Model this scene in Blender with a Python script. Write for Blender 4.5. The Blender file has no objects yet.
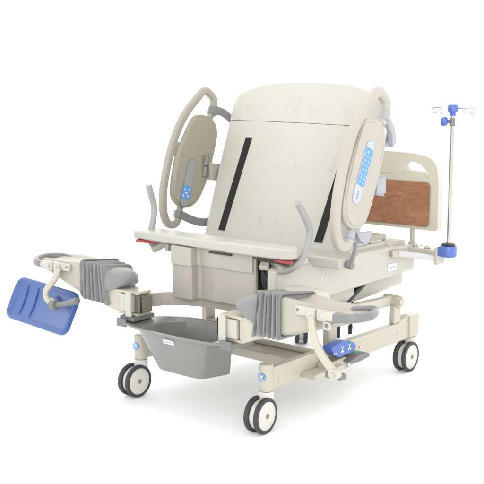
import bpy, bmesh, math, random
from mathutils import Vector, Matrix
random.seed(4)
S = bpy.context.scene
COL = S.collection
PI = math.pi

# ------------------------------------------------------------------ materials
def new_mat(name):
    m = bpy.data.materials.new(name); m.use_nodes = True
    nt = m.node_tree
    return m, nt, nt.nodes['Principled BSDF']

def paint(name, col, rough=.42, var=.03, bump=.02, scale=9., metal=0., coat=0., fine=260.):
    """a painted / moulded surface with faint mottling and orange-peel"""
    m, nt, b = new_mat(name)
    tc = nt.nodes.new('ShaderNodeTexCoord')
    n1 = nt.nodes.new('ShaderNodeTexNoise'); n1.inputs['Scale'].default_value = scale; n1.inputs['Detail'].default_value = 5
    nt.links.new(tc.outputs['Object'], n1.inputs['Vector'])
    mx = nt.nodes.new('ShaderNodeMixRGB')
    mx.inputs[1].default_value = tuple(c*(1-var) for c in col)+(1,)
    mx.inputs[2].default_value = tuple(min(1, c*(1+var)) for c in col)+(1,)
    nt.links.new(n1.outputs['Fac'], mx.inputs[0]); nt.links.new(mx.outputs[0], b.inputs['Base Color'])
    mr = nt.nodes.new('ShaderNodeMapRange')
    mr.inputs['To Min'].default_value = rough-.06; mr.inputs['To Max'].default_value = rough+.08
    nt.links.new(n1.outputs['Fac'], mr.inputs['Value']); nt.links.new(mr.outputs[0], b.inputs['Roughness'])
    n2 = nt.nodes.new('ShaderNodeTexNoise'); n2.inputs['Scale'].default_value = fine; n2.inputs['Detail'].default_value = 3
    nt.links.new(tc.outputs['Object'], n2.inputs['Vector'])
    bp = nt.nodes.new('ShaderNodeBump'); bp.inputs['Strength'].default_value = bump; bp.inputs['Distance'].default_value = .002
    nt.links.new(n2.outputs['Fac'], bp.inputs['Height']); nt.links.new(bp.outputs['Normal'], b.inputs['Normal'])
    b.inputs['Metallic'].default_value = metal
    if coat: b.inputs['Coat Weight'].default_value = coat; b.inputs['Coat Roughness'].default_value = .15
    return m

CREAM  = paint('cream_plastic', (.468, .457, .405), .46)
BOARD  = paint('board_plastic', (.435, .427, .382), .4)
RAIL   = paint('rail_plastic', (.39, .367, .312), .4)
TROUGH = paint('leg_rest_plastic', (.38, .362, .302), .42)
RAILMID = paint('rail_far_shaded', (.30, .28, .232), .4)  # darker copy of the rail plastic: shade painted onto the far grip tube
RAILIN = paint('rail_inner_shaded', (.285, .262, .205), .45)  # darker still: shade on the far rail's inner face put into its colour
FRAME  = paint('frame_enamel', (.44, .41, .335), .36, coat=.15)
FRAMEW = paint('frame_pale_enamel', (.443, .43, .372), .38, coat=.15)
SHELL  = paint('shell_plastic', (.37, .35, .302), .38, coat=.1)
GREY   = paint('grey_plastic', (.175, .175, .177), .36, coat=.15)
GREYP  = paint('grey_grip', (0.156, 0.156, 0.155), .45)
APRON  = paint('apron_plastic', (.395, .38, .328), .4)
PEDALB = paint('pedal_blue', (.05, .115, .40), .32, coat=.2)
DARKM  = paint('opening_shade', (.050, .046, .038), .5, metal=.2)  # near-black: the shade of the openings is put into this colour
HANDLE = paint('grab_handle_grey', (.30, .298, .292), .38)
LILAC  = paint('pale_grey_plastic', (.33, .335, .36), .35)
BASIN  = paint('basin_plastic', (.176, .178, .166), .3, coat=.5)
RUBBER = paint('tyre_rubber', (.040, .039, .044), .6)
WHEELW = paint('wheel_white', (.57, .56, .51), .35)
BLACK  = paint('hook_tape', (.012, .0115, .0115), .85, var=.2, bump=.4, fine=900)
DARK   = paint('dark_hose', (.018, .018, .02), .45)
MECHST= paint('mechanism_steel', (.20, .19, .165), .5, metal=.2)  # dark steel of hub caps, screws and hinge pins
BLUE   = paint('blue_plastic', (.048, .104, .30), .34, coat=.2)
CLAMPB = paint('pole_blue_plastic', (.075, .135, .43), .3, coat=.2)
RED    = paint('red_lever_plastic', (.34, .028, .04), .35)
CHROME = paint('chrome', (.50, .49, .46), .16, metal=1., bump=.0)
STEEL  = paint('brushed_steel', (.62, .61, .58), .3, metal=1.)
WHITE  = paint('white_label', (.68, .68, .66), .4)
INK    = paint('ink_blue', (.10, .14, .34), .5)
KEYB   = paint('key_blue', (.085, .26, .62), .35)
PANELG = paint('panel_grey', (.42, .44, .455), .35)
PANELD = paint('panel_sage', (.27, .283, .27), .4)
GREEN  = paint('green_dot', (.03, .38, .16), .4)

def fabric():
    m, nt, b = new_mat('bellows_fabric')
    tc = nt.nodes.new('ShaderNodeTexCoord')
    n = nt.nodes.new('ShaderNodeTexNoise'); n.inputs['Scale'].default_value = 35; n.inputs['Detail'].default_value = 6
    nt.links.new(tc.outputs['Object'], n.inputs['Vector'])
    mx = nt.nodes.new('ShaderNodeMixRGB'); mx.inputs[1].default_value = (.178, .178, .175, 1); mx.inputs[2].default_value = (.208, .208, .205, 1)
    nt.links.new(n.outputs['Fac'], mx.inputs[0]); nt.links.new(mx.outputs[0], b.inputs['Base Color'])
    b.inputs['Roughness'].default_value = .55
    b.inputs['Sheen Weight'].default_value = .2
    n2 = nt.nodes.new('ShaderNodeTexNoise'); n2.inputs['Scale'].default_value = 45; n2.inputs['Detail'].default_value = 4
    nt.links.new(tc.outputs['Object'], n2.inputs['Vector'])
    bp = nt.nodes.new('ShaderNodeBump'); bp.inputs['Strength'].default_value = .5; bp.inputs['Distance'].default_value = .006
    nt.links.new(n2.outputs['Fac'], bp.inputs['Height']); nt.links.new(bp.outputs['Normal'], b.inputs['Normal'])
    return m
FABRIC = fabric()

def wood():
    m, nt, b = new_mat('wood_veneer')
    tc = nt.nodes.new('ShaderNodeTexCoord')
    mp = nt.nodes.new('ShaderNodeMapping'); mp.inputs['Scale'].default_value = (3.6, 1, 8.)
    mp.inputs['Rotation'].default_value = (0, math.radians(5), 0)
    nt.links.new(tc.outputs['Object'], mp.inputs['Vector'])
    n = nt.nodes.new('ShaderNodeTexNoise'); n.inputs['Scale'].default_value = 3.4; n.inputs['Detail'].default_value = 10; n.inputs['Roughness'].default_value = .62
    n.inputs['Distortion'].default_value = 2.4
    nt.links.new(mp.outputs[0], n.inputs['Vector'])
    r = nt.nodes.new('ShaderNodeValToRGB')
    r.color_ramp.elements[0].position = .28; r.color_ramp.elements[0].color = (.24, .102, .054, 1)
    r.color_ramp.elements[1].position = .72; r.color_ramp.elements[1].color = (.41, .205, .114, 1)
    e = r.color_ramp.elements.new(.5); e.color = (.335, .152, .08, 1)
    nt.links.new(n.outputs['Fac'], r.inputs[0])
    mp2 = nt.nodes.new('ShaderNodeMapping'); mp2.inputs['Scale'].default_value = (6, 1, 160.)
    nt.links.new(tc.outputs['Object'], mp2.inputs['Vector'])
    n2 = nt.nodes.new('ShaderNodeTexNoise'); n2.inputs['Scale'].default_value = 2; n2.inputs['Detail'].default_value = 4
    nt.links.new(mp2.outputs[0], n2.inputs['Vector'])
    mx = nt.nodes.new('ShaderNodeMixRGB'); mx.blend_type = 'MULTIPLY'; mx.inputs[0].default_value = .45
    r2 = nt.nodes.new('ShaderNodeValToRGB'); r2.color_ramp.elements[0].position = .3; r2.color_ramp.elements[0].color = (.45, .4, .36, 1)
    r2.color_ramp.elements[1].position = .6
    nt.links.new(n2.outputs['Fac'], r2.inputs[0])
    nt.links.new(r.outputs[0], mx.inputs[1]); nt.links.new(r2.outputs[0], mx.inputs[2])
    nt.links.new(mx.outputs[0], b.inputs['Base Color'])
    b.inputs['Roughness'].default_value = .42
    return m
WOOD = wood()

# ------------------------------------------------------------------ mesh helpers
def obj(name, bm, mat, parent=None, bevel=0., seg=3, smooth=True, ang=35):
    """link a bmesh as ONE mesh object"""
    bmesh.ops.recalc_face_normals(bm, faces=bm.faces[:])
    me = bpy.data.meshes.new(name); bm.to_mesh(me); bm.free()
    mats = mat if isinstance(mat, (list, tuple)) else [mat]
    for m in mats: me.materials.append(m)
    for p in me.polygons: p.use_smooth = smooth
    o = bpy.data.objects.new(name, me); COL.objects.link(o)
    if parent is not None: o.parent = parent
    if smooth:
        me.set_sharp_from_angle(angle=math.radians(ang))
    if bevel > 0:
        b = o.modifiers.new('bevel', 'BEVEL'); b.width = bevel; b.segments = seg
        b.limit_method = 'ANGLE'; b.angle_limit = math.radians(ang); b.harden_normals = True
    return o

def box(bm, c, s, rot=None, mi=0):
    r = bmesh.ops.create_cube(bm, size=1.0)
    M = Matrix.Translation(Vector(c)) @ (rot.to_4x4() if rot is not None else Matrix.Identity(4)) @ Matrix.Diagonal((*s, 1))
    bmesh.ops.transform(bm, matrix=M, verts=r['verts'])
    for f in {f for v in r['verts'] for f in v.link_faces}: f.material_index = mi

def bx(bm, x0, x1, y0, y1, z0, z1, mi=0):
    box(bm, ((x0+x1)/2, (y0+y1)/2, (z0+z1)/2), (abs(x1-x0), abs(y1-y0), abs(z1-z0)), mi=mi)

def cyl(bm, a, b, r0, r1=None, n=28, mi=0):
    a, b = Vector(a), Vector(b); d = b-a; r1 = r0 if r1 is None else r1
    r = bmesh.ops.create_cone(bm, cap_ends=True, segments=n, radius1=r0, radius2=r1, depth=d.length)
    M = Matrix.Translation((a+b)/2) @ d.to_track_quat('Z', 'Y').to_matrix().to_4x4()
    bmesh.ops.transform(bm, matrix=M, verts=r['verts'])
    for f in {f for v in r['verts'] for f in v.link_faces}: f.material_index = mi

def lathe(bm, prof, axis_o, axis_d, n=40, mi=0):
    """prof: (radius, along) pairs"""
    d = Vector(axis_d).normalized(); q = d.to_track_quat('Z', 'Y').to_matrix(); o = Vector(axis_o)
    rings = []
    for r, h in prof:
        if r < 1e-6: rings.append([bm.verts.new(o+q@Vector((0, 0, h)))])
        else: rings.append([bm.verts.new(o+q@Vector((r*math.cos(2*PI*k/n), r*math.sin(2*PI*k/n), h))) for k in range(n)])
    for A, B in zip(rings, rings[1:]):
        for k in range(n):
            k2 = (k+1) % n
            vs = [A[k % len(A)], A[k2 % len(A)], B[k2 % len(B)], B[k % len(B)]]
            u = []
            for v in vs:
                if v not in u: u.append(v)
            if len(u) > 2:
                f = bm.faces.new(u); f.material_index = mi

def spline(pts, n=8, closed=False):
    P = [Vector(p) for p in pts]; out = []
    N = len(P); rng = N if closed else N-1
    for i in range(rng):
        if closed: p0, p1, p2, p3 = P[i-1], P[i], P[(i+1) % N], P[(i+2) % N]
        else:
            p1, p2 = P[i], P[i+1]
            p0 = P[i-1] if i else p1*2-p2
            p3 = P[i+2] if i+2 < N else p2*2-p1
        for k in range(n):
            t = k/n
            out.append(.5*((2*p1)+(-p0+p2)*t+(2*p0-5*p1+4*p2-p3)*t*t+(-p0+3*p1-3*p2+p3)*t**3))
    if not closed: out.append(P[-1])
    return out

def sweep(bm, path, ra, rb, up=(0, 0, 1), closed=False, n=16, power=2., mi=0, scale=None):
    """tube along path with a (super)elliptic section: ra in the direction up x tangent, rb along up"""
    path = [Vector(p) for p in path]; N = len(path); up = Vector(up); rings = []
    for i, p in enumerate(path):
        if closed: t = path[(i+1) % N]-path[i-1]
        else: t = path[min(i+1, N-1)]-path[max(i-1, 0)]
        t.normalize(); a = up.cross(t)
        if a.length < 1e-4: a = Vector((1, 0, 0)).cross(t)
        a.normalize(); b = t.cross(a); s = scale[i] if scale else 1
        ring = []
        for k in range(n):
            th = 2*PI*k/n; c, sn = math.cos(th), math.sin(th)
            cx = math.copysign(abs(c)**(2/power), c); sx = math.copysign(abs(sn)**(2/power), sn)
            ring.append(bm.verts.new(p+a*ra*cx*s+b*rb*sx*s))
        rings.append(ring)
    for i in range(N if closed else N-1):
        A, B = rings[i], rings[(i+1) % N]
        for k in range(n):
            f = bm.faces.new([A[k], A[(k+1) % n], B[(k+1) % n], B[k]]); f.material_index = mi
    if not closed:
        f = bm.faces.new(rings[0][::-1]); f.material_index = mi
        f = bm.faces.new(rings[-1]); f.material_index = mi

def prism(bm, outline, origin, U, V, depth, mi=0, hole=None):
    """extrude a 2-D outline (in U,V from origin) by depth along U x V"""
    o, U, V = Vector(origin), Vector(U).normalized(), Vector(V).normalized(); W = U.cross(V)
    lo = [bm.verts.new(o+U*a+V*b) for a, b in outline]; hi = [bm.verts.new(o+U*a+V*b+W*depth) for a, b in outline]
    n = len(outline)
    for k in range(n):
        f = bm.faces.new([lo[k], lo[(k+1) % n], hi[(k+1) % n], hi[k]]); f.material_index = mi
    if hole is None:
        f = bm.faces.new(lo[::-1]); f.material_index = mi
        f = bm.faces.new(hi); f.material_index = mi
    else:
        for hl in hole:
            pass
    return lo, hi

def round_rect(x0, x1, y0, y1, r, n=6):
    """r: one radius or four (bl, br, tr, tl)"""
    if not isinstance(r, (tuple, list)): r = (r,)*4
    out = []
    for (cx, cy, a0, rr) in ((x0+r[0], y0+r[0], PI, r[0]), (x1-r[1], y0+r[1], 1.5*PI, r[1]), (x1-r[2], y1-r[2], 0, r[2]), (x0+r[3], y1-r[3], .5*PI, r[3])):
        for k in range(n+1):
            a = a0+.5*PI*k/n; out.append((cx+rr*math.cos(a), cy+rr*math.sin(a)))
    return out

def sp2(pts, n=5):
    return [(p.x, p.y) for p in spline([(a, b, 0) for a, b in pts], n, True)]

def rpoly(pts, r=.03, n=5):
    P = [Vector((a, b, 0)) for a, b in pts]; out = []; N = len(P)
    for i in range(N):
        p, a, b = P[i], P[i-1], P[(i+1) % N]
        rr = r[i] if isinstance(r, (list, tuple)) else r
        A = p+(a-p).normalized()*min(rr, (a-p).length*.48); B = p+(b-p).normalized()*min(rr, (b-p).length*.48)
        for k in range(n+1):
            t = k/n; q = A*(1-t)**2+p*2*t*(1-t)+B*t*t; out.append((q.x, q.y))
    return out

def open_round(pts, r, n=7):
    P = [Vector((a, b, 0)) for a, b in pts]; out = [pts[0]]
    for i in range(1, len(P)-1):
        p, a, b = P[i], P[i-1], P[i+1]
        A = p+(a-p).normalized()*min(r[i], (a-p).length*.48); B = p+(b-p).normalized()*min(r[i], (b-p).length*.48)
        for k in range(n+1):
            t = k/n; q = A*(1-t)**2+p*2*t*(1-t)+B*t*t; out.append((q.x, q.y))
    return out+[pts[-1]]

def panel_with_holes(bm, outer, holes, origin, U, V, depth):
    """flat plate with holes (triangulated fill), extruded"""
    o, U, V = Vector(origin), Vector(U).normalized(), Vector(V).normalized(); W = U.cross(V)
    edges = []
    for loop in [outer]+holes:
        vs = [bm.verts.new(o+U*a+V*b) for a, b in loop]
        for k in range(len(vs)): edges.append(bm.edges.new((vs[k], vs[(k+1) % len(vs)])))
    bmesh.ops.triangle_fill(bm, use_beauty=True, use_dissolve=False, edges=edges)
    fs = bm.faces[:]
    r = bmesh.ops.extrude_face_region(bm, geom=fs)
    bmesh.ops.translate(bm, vec=W*depth, verts=[g for g in r['geom'] if isinstance(g, bmesh.types.BMVert)])

def empty(name, loc=(0, 0, 0), parent=None):
    o = bpy.data.objects.new(name, None); o.empty_display_size = .1; COL.objects.link(o); o.location = loc
    if parent: o.parent = parent
    return o

def tag(o, label=None, cat=None, group=None, kind=None):
    if label: o['label'] = label
    if cat: o['category'] = cat
    if group: o['group'] = group
    if kind: o['kind'] = kind
    return o

# ------------------------------------------------------------------ floor
m, nt, b = new_mat('studio_floor_white')
tc = nt.nodes.new('ShaderNodeTexCoord'); nz = nt.nodes.new('ShaderNodeTexNoise'); nz.inputs['Scale'].default_value = .6
nt.links.new(tc.outputs['Object'], nz.inputs['Vector'])
mx = nt.nodes.new('ShaderNodeMixRGB'); mx.inputs[1].default_value = (.935, .945, .96, 1); mx.inputs[2].default_value = (.945, .955, .97, 1)
nt.links.new(nz.outputs['Fac'], mx.inputs[0]); nt.links.new(mx.outputs[0], b.inputs['Base Color'])
b.inputs['Roughness'].default_value = .7; b.inputs['Specular IOR Level'].default_value = .2
bm = bmesh.new()
vs = [bm.verts.new(p) for p in ((-60, -60, 0), (60, -60, 0), (60, 60, 0), (-60, 60, 0))]; bm.faces.new(vs)
tag(obj('floor', bm, m, smooth=False), kind='structure')

# ------------------------------------------------------------------ THE BED
bed = tag(empty('birthing_bed'), 'large cream birthing bed with raised backrest, side rails and outstretched leg supports', 'hospital bed')

# ---- base frame
CX, CY = .3427, 1.069
bm = bmesh.new()
for s in (-1, 1):
    bx(bm, s*CX-.017, s*CX+.017, .012, 1.04, .157, .245)            # side rail
    bx(bm, s*CX-.030, s*CX+.026, 1.02, 1.102, .160, .262)            # head-end block over the castor
    if s < 0: bx(bm, -.335, -.272, 1.05, 1.118, .158, .20)
    box(bm, (s*CX, .985, .247), (.033, .09, .025), Matrix.Rotation(math.radians(14), 3, 'X'))
    bx(bm, s*CX-.014, s*CX+.014, .90, .955, .245, .33)              # link upright at head end
    bx(bm, s*CX-.052, s*CX-.019, .44, .50, .20, .34)                # link upright at the foot end
bx(bm, -CX+.017, CX-.017, .24, .37, .176, .216)
bx(bm, -.31, .31, .335, .375, .2165, .232)
base = obj('base_frame', bm, FRAME, bed, .006)
for s in (-1, 1):
    bm = bmesh.new()
    lathe(bm, [(0, .158), (.0265, .158), (.0268, .162), (.0268, .256), (.0255, .261), (.022, .2635), (0, .264)], (s*CX, 0, 0), (0, 0, 1))
    obj('foot_column', bm, FRAME, base)
for s in (-1, 1):                                                    # round blue badge on each foot column
    bm = bmesh.new()
    cyl(bm, (s*CX, -.0245, .215), (s*CX, -.029, .215), .0165, n=32, mi=0)
    cyl(bm, (s*CX, -.029, .215), (s*CX, -.0296, .215), .0140, n=32, mi=1)
    cyl(bm, (s*CX, -.0296, .215), (s*CX, -.0299, .215), .0128, n=32, mi=0)
    for (dx, dz, w, h) in ((-.005, 0, .0032, .014), (-.001, .0035, .005, .003), (-.001, -.0035, .005, .003), (.0035, 0, .003, .012), (.007, .002, .002, .008), (0, .0085, .008, .002)):
        bx(bm, s*CX+dx-w/2, s*CX+dx+w/2, -.0303, -.0297, .215+dz-h/2, .215+dz+h/2, mi=1)
    obj('badge', bm, [KEYB if s < 0 else paint('badge_blue', (.06, .19, .42), .35), WHITE], base)
for (y, z) in ((.06, .19), (.62, .2), (.93, .2)):                    # bolts
    bm = bmesh.new(); cyl(bm, (CX+.0165, y, z), (CX+.021, y, z), .006, n=12); obj('bolt', bm, STEEL, base, .001)

# ---- castors
def castor(x, y, turn=0):
    cs = empty('castor', (x, y, 0), bed); cs.rotation_euler = (0, 0, turn)
    t = -.0365
    bm = bmesh.new()
    lathe(bm, [(0, .118), (.029, .118), (.030, .122), (.030, .150), (.027, .1555), (0, .156)], (0, 0, 0), (0, 0, 1))
    cyl(bm, (0, 0, .1), (0, 0, .172), .012)
    prism(bm, sp2([(-.02, .125), (.022, .125), (.026, .105), (-.02, .05), (t+.0, .052), (t-.012, .075), (t+.004, .105)], 4), (-.012, 0, 0), (0, 1, 0), (0, 0, 1), .024)
    cyl(bm, (-.03, t, .0695), (.03, t, .0695), .007)
    f = obj('fork', bm, WHEELW, cs, .0015)
    for sx in (-1, 1):
        bm = bmesh.new()
        # wheel disc: slightly domed cover
        lathe(bm, [(0, -.009), (.05, -.009), (.0570, -.008), (.0570, .0068), (.0546, .0085), (.035, .0105), (.018, .0112), (.0165, .0098), (.009, .0098), (.008, .011), (0, .0112)], (sx*.0225, t, .0695), (sx, 0, 0), 48)
        obj('wheel', bm, WHEELW, cs, ang=30)
        bm = bmesh.new()
        pr = [(.0560, -.0095), (.0633, -.0105), (.0683, -.0078), (.0695, -.003), (.0695, .003), (.0683, .0078), (.0633, .0102), (.0560, .0088)]
        lathe(bm, pr+[pr[0]], (sx*.0225, t, .0695), (sx, 0, 0), 56)
        obj('tyre', bm, RUBBER, cs, ang=50)
        bm = bmesh.new()
        lathe(bm, [(0, .0105), (.0095, .0105), (.0095, .0118), (.006, .0126), (0, .0126)], (sx*.0225, t, .0695), (sx, 0, 0), 24)
        obj('hub_cap', bm, MECHST, cs)
    bm = bmesh.new()                                                  # mud guard drum between the wheels
    lathe(bm, [(0, -.0128), (.0578, -.0128), (.0578, .0128), (0, .0128)], (0, t, .0695), (1, 0, 0), 40)
    obj('drum', bm, WHEELW, cs, .003)
    return cs
for x in (-CX, CX):
    for y in (0, CY):
        if x < 0 and y > 0: castor(-.300, 1.088, math.radians(-142))
        else: castor(x, y, math.radians({(1, 0): 3, (-1, 0): -2, (1, 1): 1}[(1 if x > 0 else -1, 1 if y > 0 else 0)]))

# ---- lift links
for s in (-1, 1):
    bm = bmesh.new()
    cyl(bm, (s*.285, .93, .346), (s*.372, .93, .346), .027)
    cyl(bm, (s*.372, .93, .346), (s*.378, .93, .346), .019)
    sweep(bm, [(s*.318, .93, .346), (s*.318, .70, .356), (s*.318, .46, .368)], .02, .024, n=16, power=3)
    obj('lift_arm', bm, FRAME, bed, .003)
bm = bmesh.new()
cyl(bm, (-.32, .46, .366), (.32, .46, .366), .026)
obj('torsion_tube', bm, FRAME, bed)
for s in (-1, 1):
    bm = bmesh.new()
    cyl(bm, (s*.272, .60, .365), (s*.272, .84, .474), .0145, mi=0); cyl(bm, (s*.272, .50, .32), (s*.272, .62, .374), .008, mi=1)
    obj('gas_spring', bm, [DARK, STEEL], bed)
for (x0, y0) in ((.0, .985), (.0, 1.09)):
    bm = bmesh.new(); sweep(bm, spline([(x0, y0, .44), (x0+.004, y0, .30), (x0+.002, y0+.004, .20), (x0-.004, y0, .14)], 6), .008, .008, n=10)
    cyl(bm, (x0-.004, y0, .145), (x0-.006, y0, .105), .011, n=14)
    obj('hose', bm, DARK, bed)

# ---- deck frame (long housing)
FX = .32
bm = bmesh.new()
side = [(.085, .45), (.33, .44), (1.125, .458), (1.132, .47), (1.132, .568), (1.122, .576), (.93, .593), (.62, .598), (.3, .608), (.11, .615), (.085, .605)]
prism(bm, side, (.272, 0, 0), (0, 1, 0), (0, 0, 1), FX-.272)
sideL = [(.20, .45), (.33, .44), (1.125, .458), (1.132, .47), (1.132, .568), (1.122, .576), (.93, .593), (.62, .598), (.3, .608), (.20, .608)]
prism(bm, sideL, (-FX, 0, 0), (0, 1, 0), (0, 0, 1), FX-.272)
bx(bm, -.272, .272, 1.09, 1.13, .462, .572)
deck = obj('deck_frame', bm, FRAMEW, bed, .012, 4)
bm = bmesh.new()                                                     # underslung motor tray
prism(bm, [(.70, .47), (1.14, .47), (1.145, .43), (1.142, .383), (.96, .370), (.80, .362), (.70, .36)], (-.252, 0, 0), (0, 1, 0), (0, 0, 1), .504)
obj('motor_tray', bm, FRAMEW, bed, .01, 3)
bm = bmesh.new()
prism(bm, [(.30, .46), (.688, .46), (.684, .405), (.62, .380), (.46, .425), (.28, .40)], (-.285, 0, 0), (0, 1, 0), (0, 0, 1), .57)
obj('motor_tray', bm, FRAMEW, bed, .01, 3)
bm = bmesh.new()                                                     # deck plates between back section and headboard
bx(bm, -.285, .285, .50, .93, .575, .612)
bx(bm, -.22, .22, .56, 1.04, .60, .626)
bx(bm, -.285, .285, .945, 1.10, .57, .600)
obj('deck_panel', bm, FRAMEW, bed, .008, 3)
bm = bmesh.new()
for (y0, y1) in ((.64, .80), (.82, .92)): bx(bm, .235, .275, y0, y1, .610, .622)
obj('deck_cover', bm, CREAM, bed, .006)
# maker's plate: small outlined label with faint unreadable lettering
bm = bmesh.new()
prism(bm, round_rect(.888, .972, .480, .516, .009), (FX, 0, 0), (0, 1, 0), (0, 0, 1), .0008, mi=0)
prism(bm, round_rect(.8895, .9705, .4815, .5145, .008), (FX+.0008, 0, 0), (0, 1, 0), (0, 0, 1), .0004, mi=1)
random.seed(7)
yy = .902
z0 = .4915
for ch in 'oldioln':
    h = .017 if ch in 'ld' else .011; w = .0022 if ch in 'li' else .0075
    bars = [(0, .0022, 0, h)] if ch in 'li' else [(0, .002, 0, .011), (w-.002, w, 0, h), (.002, w-.002, .009, .011)]
    if ch in 'od': bars.append((.002, w-.002, 0, .002))
    for a0, a1, b0, b1 in bars: bx(bm, FX+.001, FX+.0015, yy+a0, yy+a1, z0+b0, z0+b1, mi=0)
    yy += w+.0035
obj('name_plate', bm, [paint('plate_ink', (.27, .30, .40), .5), paint('plate_face', (.66, .67, .67), .4)], deck)
bm = bmesh.new(); cyl(bm, (FX-.001, .385, .532), (FX+.002, .385, .532), .006, n=16); obj('bolt', bm, STEEL, deck, .001)
bm = bmesh.new(); cyl(bm, (FX-.001, .16, .52), (FX+.003, .16, .52), .004, n=12); obj('bolt', bm, STEEL, deck, .001)

# ---- seat section
for nm, ol_, z0 in (('seat_board', [(-.452, .078), (-.44, .066), (-.30, .058), (.0, .055), (.12, .056), (.12, .175), (-.42, .175), (-.449, .15)], .656),
                    ('seat_board', [(.085, .048), (.25, .050), (.375, .058), (.396, .068), (.402, .085), (.396, .13), (.375, .15), (.085, .15)], .655)):
    bm = bmesh.new(); prism(bm, ol_, (0, 0, z0), (1, 0, 0), (0, 1, 0), .037 if ol_[0][0] < 0 else .043)
    obj(nm, bm, BOARD, bed, .009, 4, ang=40)
bm = bmesh.new()
bx(bm, -.40, .455, .32, .47, .588, .634)
bx(bm, -.30, .30, .15, .47, .600, .624)
obj('seat_deck', bm, BOARD, bed, .012, 4)
# shell under the seat: left cheek proud of a wide faceted centre panel, with an apron lapping over the top
bm = bmesh.new()
foot = [(-.198, .052), (-.098, .052), (-.093, .058), (-.093, .092), (-.08, .100), (-.005, .094), (.045, .099), (.055, .099), (.10, .096), (.15, .100), (.195, .102), (.203, .108), (.203, .122), (-.198, .19)]
prism(bm, foot, (0, 0, .437), (1, 0, 0), (0, 1, 0), .20)
obj('seat_shell', bm, SHELL, bed, .002, 2, ang=6)
bm = bmesh.new()
foot = [(-.200, .044), (-.098, .044), (-.090, .05), (-.090, .084), (-.08, .091), (-.005, .085), (.045, .090), (.055, .090), (.10, .087), (.15, .091), (.195, .094), (.195, .118), (-.200, .18)]
prism(bm, foot, (0, 0, .578), (1, 0, 0), (0, 1, 0), .076)
obj('shell_apron', bm, APRON, bed, .002, 2, ang=6)
bm = bmesh.new()
bx(bm, -.02, .10, .078, .083, .638, .646)
obj('vent_slot', bm, DARKM, bed, .001); bm = bmesh.new(); bx(bm, .16, .268, .15, .30, .43, .629); bx(bm, .21, .36, .10, .20, .630, .652)
obj('shaded_mechanism', bm, DARKM, bed, .003)  # mechanism block, coloured near-black to paint the shade of the gap around it
bm = bmesh.new()
box(bm, (.262, .088, .617), (.036, .03, .022), Matrix.Rotation(.5, 3, 'Z') @ Matrix.Rotation(.5, 3, 'X'))
obj('latch_block', bm, FRAMEW, bed, .003)
for k in range(3):
    bm = bmesh.new(); sweep(bm, spline([(.225, .125-.01*k, .62), (.235+.012*k, .11, .55), (.258, .12, .50+.02*k), (.262, .13, .46)], 6), .004, .004, n=8)
    obj('cable', bm, DARK, bed)
# curved channel behind the basin
bm = bmesh.new()
n = 40; rin, rout = [], []
for k in range(n+1):
    a = PI*k/n; rin.append((.262*math.cos(a), -.09+.215*math.sin(a)**.8)); rout.append((.277*math.cos(a), -.09+.232*math.sin(a)**.8))
prism(bm, rin+rout[::-1], (0, 0, .398), (1, 0, 0), (0, 1, 0), .056)
obj('basin_channel', bm, SHELL, bed, .003, ang=30)

# ---- red release levers and grab handles
for s in (-1, 1):
    bm = bmesh.new()
    prism(bm, sp2([(.315, .075), (.385, .054), (.405, .060), (.402, .085), (.37, .10), (.33, .105)], 4) if s > 0 else sp2([(-.325, .085), (-.345, .11), (-.39, .10), (-.42, .085), (-.424, .062), (-.40, .055)], 4), (0, 0, .6435), (1, 0, 0), (0, 1, 0), .0115)
    obj('release_lever', bm, RED, bed, .003)
    bm = bmesh.new()
    pts = [(s*.40, .112, .872), (s*.40, .15, .824), (s*.40, .182, .778), (s*.40, .19, .74), (s*.40, .172, .69), (s*.398, .142, .648), (s*.385, .115, .624), (s*.35, .105, .607), (s*.30, .105, .600)]
    if s < 0: pts = [(-.40, .118, .884), (-.40, .136, .83), (-.40, .150, .783), (-.40, .143, .735), (-.40, .130, .692), (-.40, .124, .650), (-.394, .130, .625)]
    sweep(bm, spline(pts, 8), .0135, .0135, up=(s, 0, 0), n=18)
    obj('grab_handle', bm, HANDLE, bed)
    bm = bmesh.new()
    cyl(bm, (s*.40, .138, .604) if s < 0 else (.345, .106, .606), (s*.335, .175, .645) if s < 0 else (.255, .15, .632), .0185); bx(bm, s*.24, s*.40, .15, .185, .632, .652); bx(bm, s*.29, s*.31, .12, .15, .61, .64)
    obj('handle_socket', bm, FRAMEW, bed, .003)

# ---- backrest
TAN = .366; nrm = math.sqrt(1+TAN*TAN)
BO = Vector((0, .46, .62)); BU = Vector((1, 0, 0)); BV = Vector((0, TAN/nrm, 1/nrm)); BW = BU.cross(BV)   # BW faces the foot end
back = empty('backrest', (0, 0, 0), bed)
cr = lambda x: .552+.012*abs(x)/.4
# lower panel: slightly bowed across its width, built as a grid
def slab(name, fx_lo, fx_hi, hx_of, thick, mat, crown=.012, nu=40, nv=24, parent=None):
    bm = bmesh.new(); front, rear = [], []
    for j in range(nv+1):
        rf, rr = [], []
        for i in range(nu+1):
            u = -1+2*i/nu
            lo, hi = fx_lo(u), fx_hi(u)
            v = lo+(hi-lo)*j/nv
            x = u*hx_of(v)
            bulge = crown*(1-u*u)
            rf.append(bm.verts.new(BO+BU*x+BV*v+BW*bulge)); rr.append(bm.verts.new(BO+BU*x+BV*v-BW*thick))
        front.append(rf); rear.append(rr)
    for j in range(nv):
        for i in range(nu):
            bm.faces.new([front[j][i], front[j][i+1], front[j+1][i+1], front[j+1][i]])
            bm.faces.new([rear[j][i], rear[j+1][i], rear[j+1][i+1], rear[j][i+1]])
    for j in range(nv):
        for i in (0, nu): bm.faces.new([front[j][i], front[j+1][i], rear[j+1][i], rear[j][i]])
    for i in range(nu):
        for j in (0, nv): bm.faces.new([front[j][i], front[j][i+1], rear[j][i+1], rear[j][i]])
    return obj(name, bm, mat, parent, .006, 4, ang=50)
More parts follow.
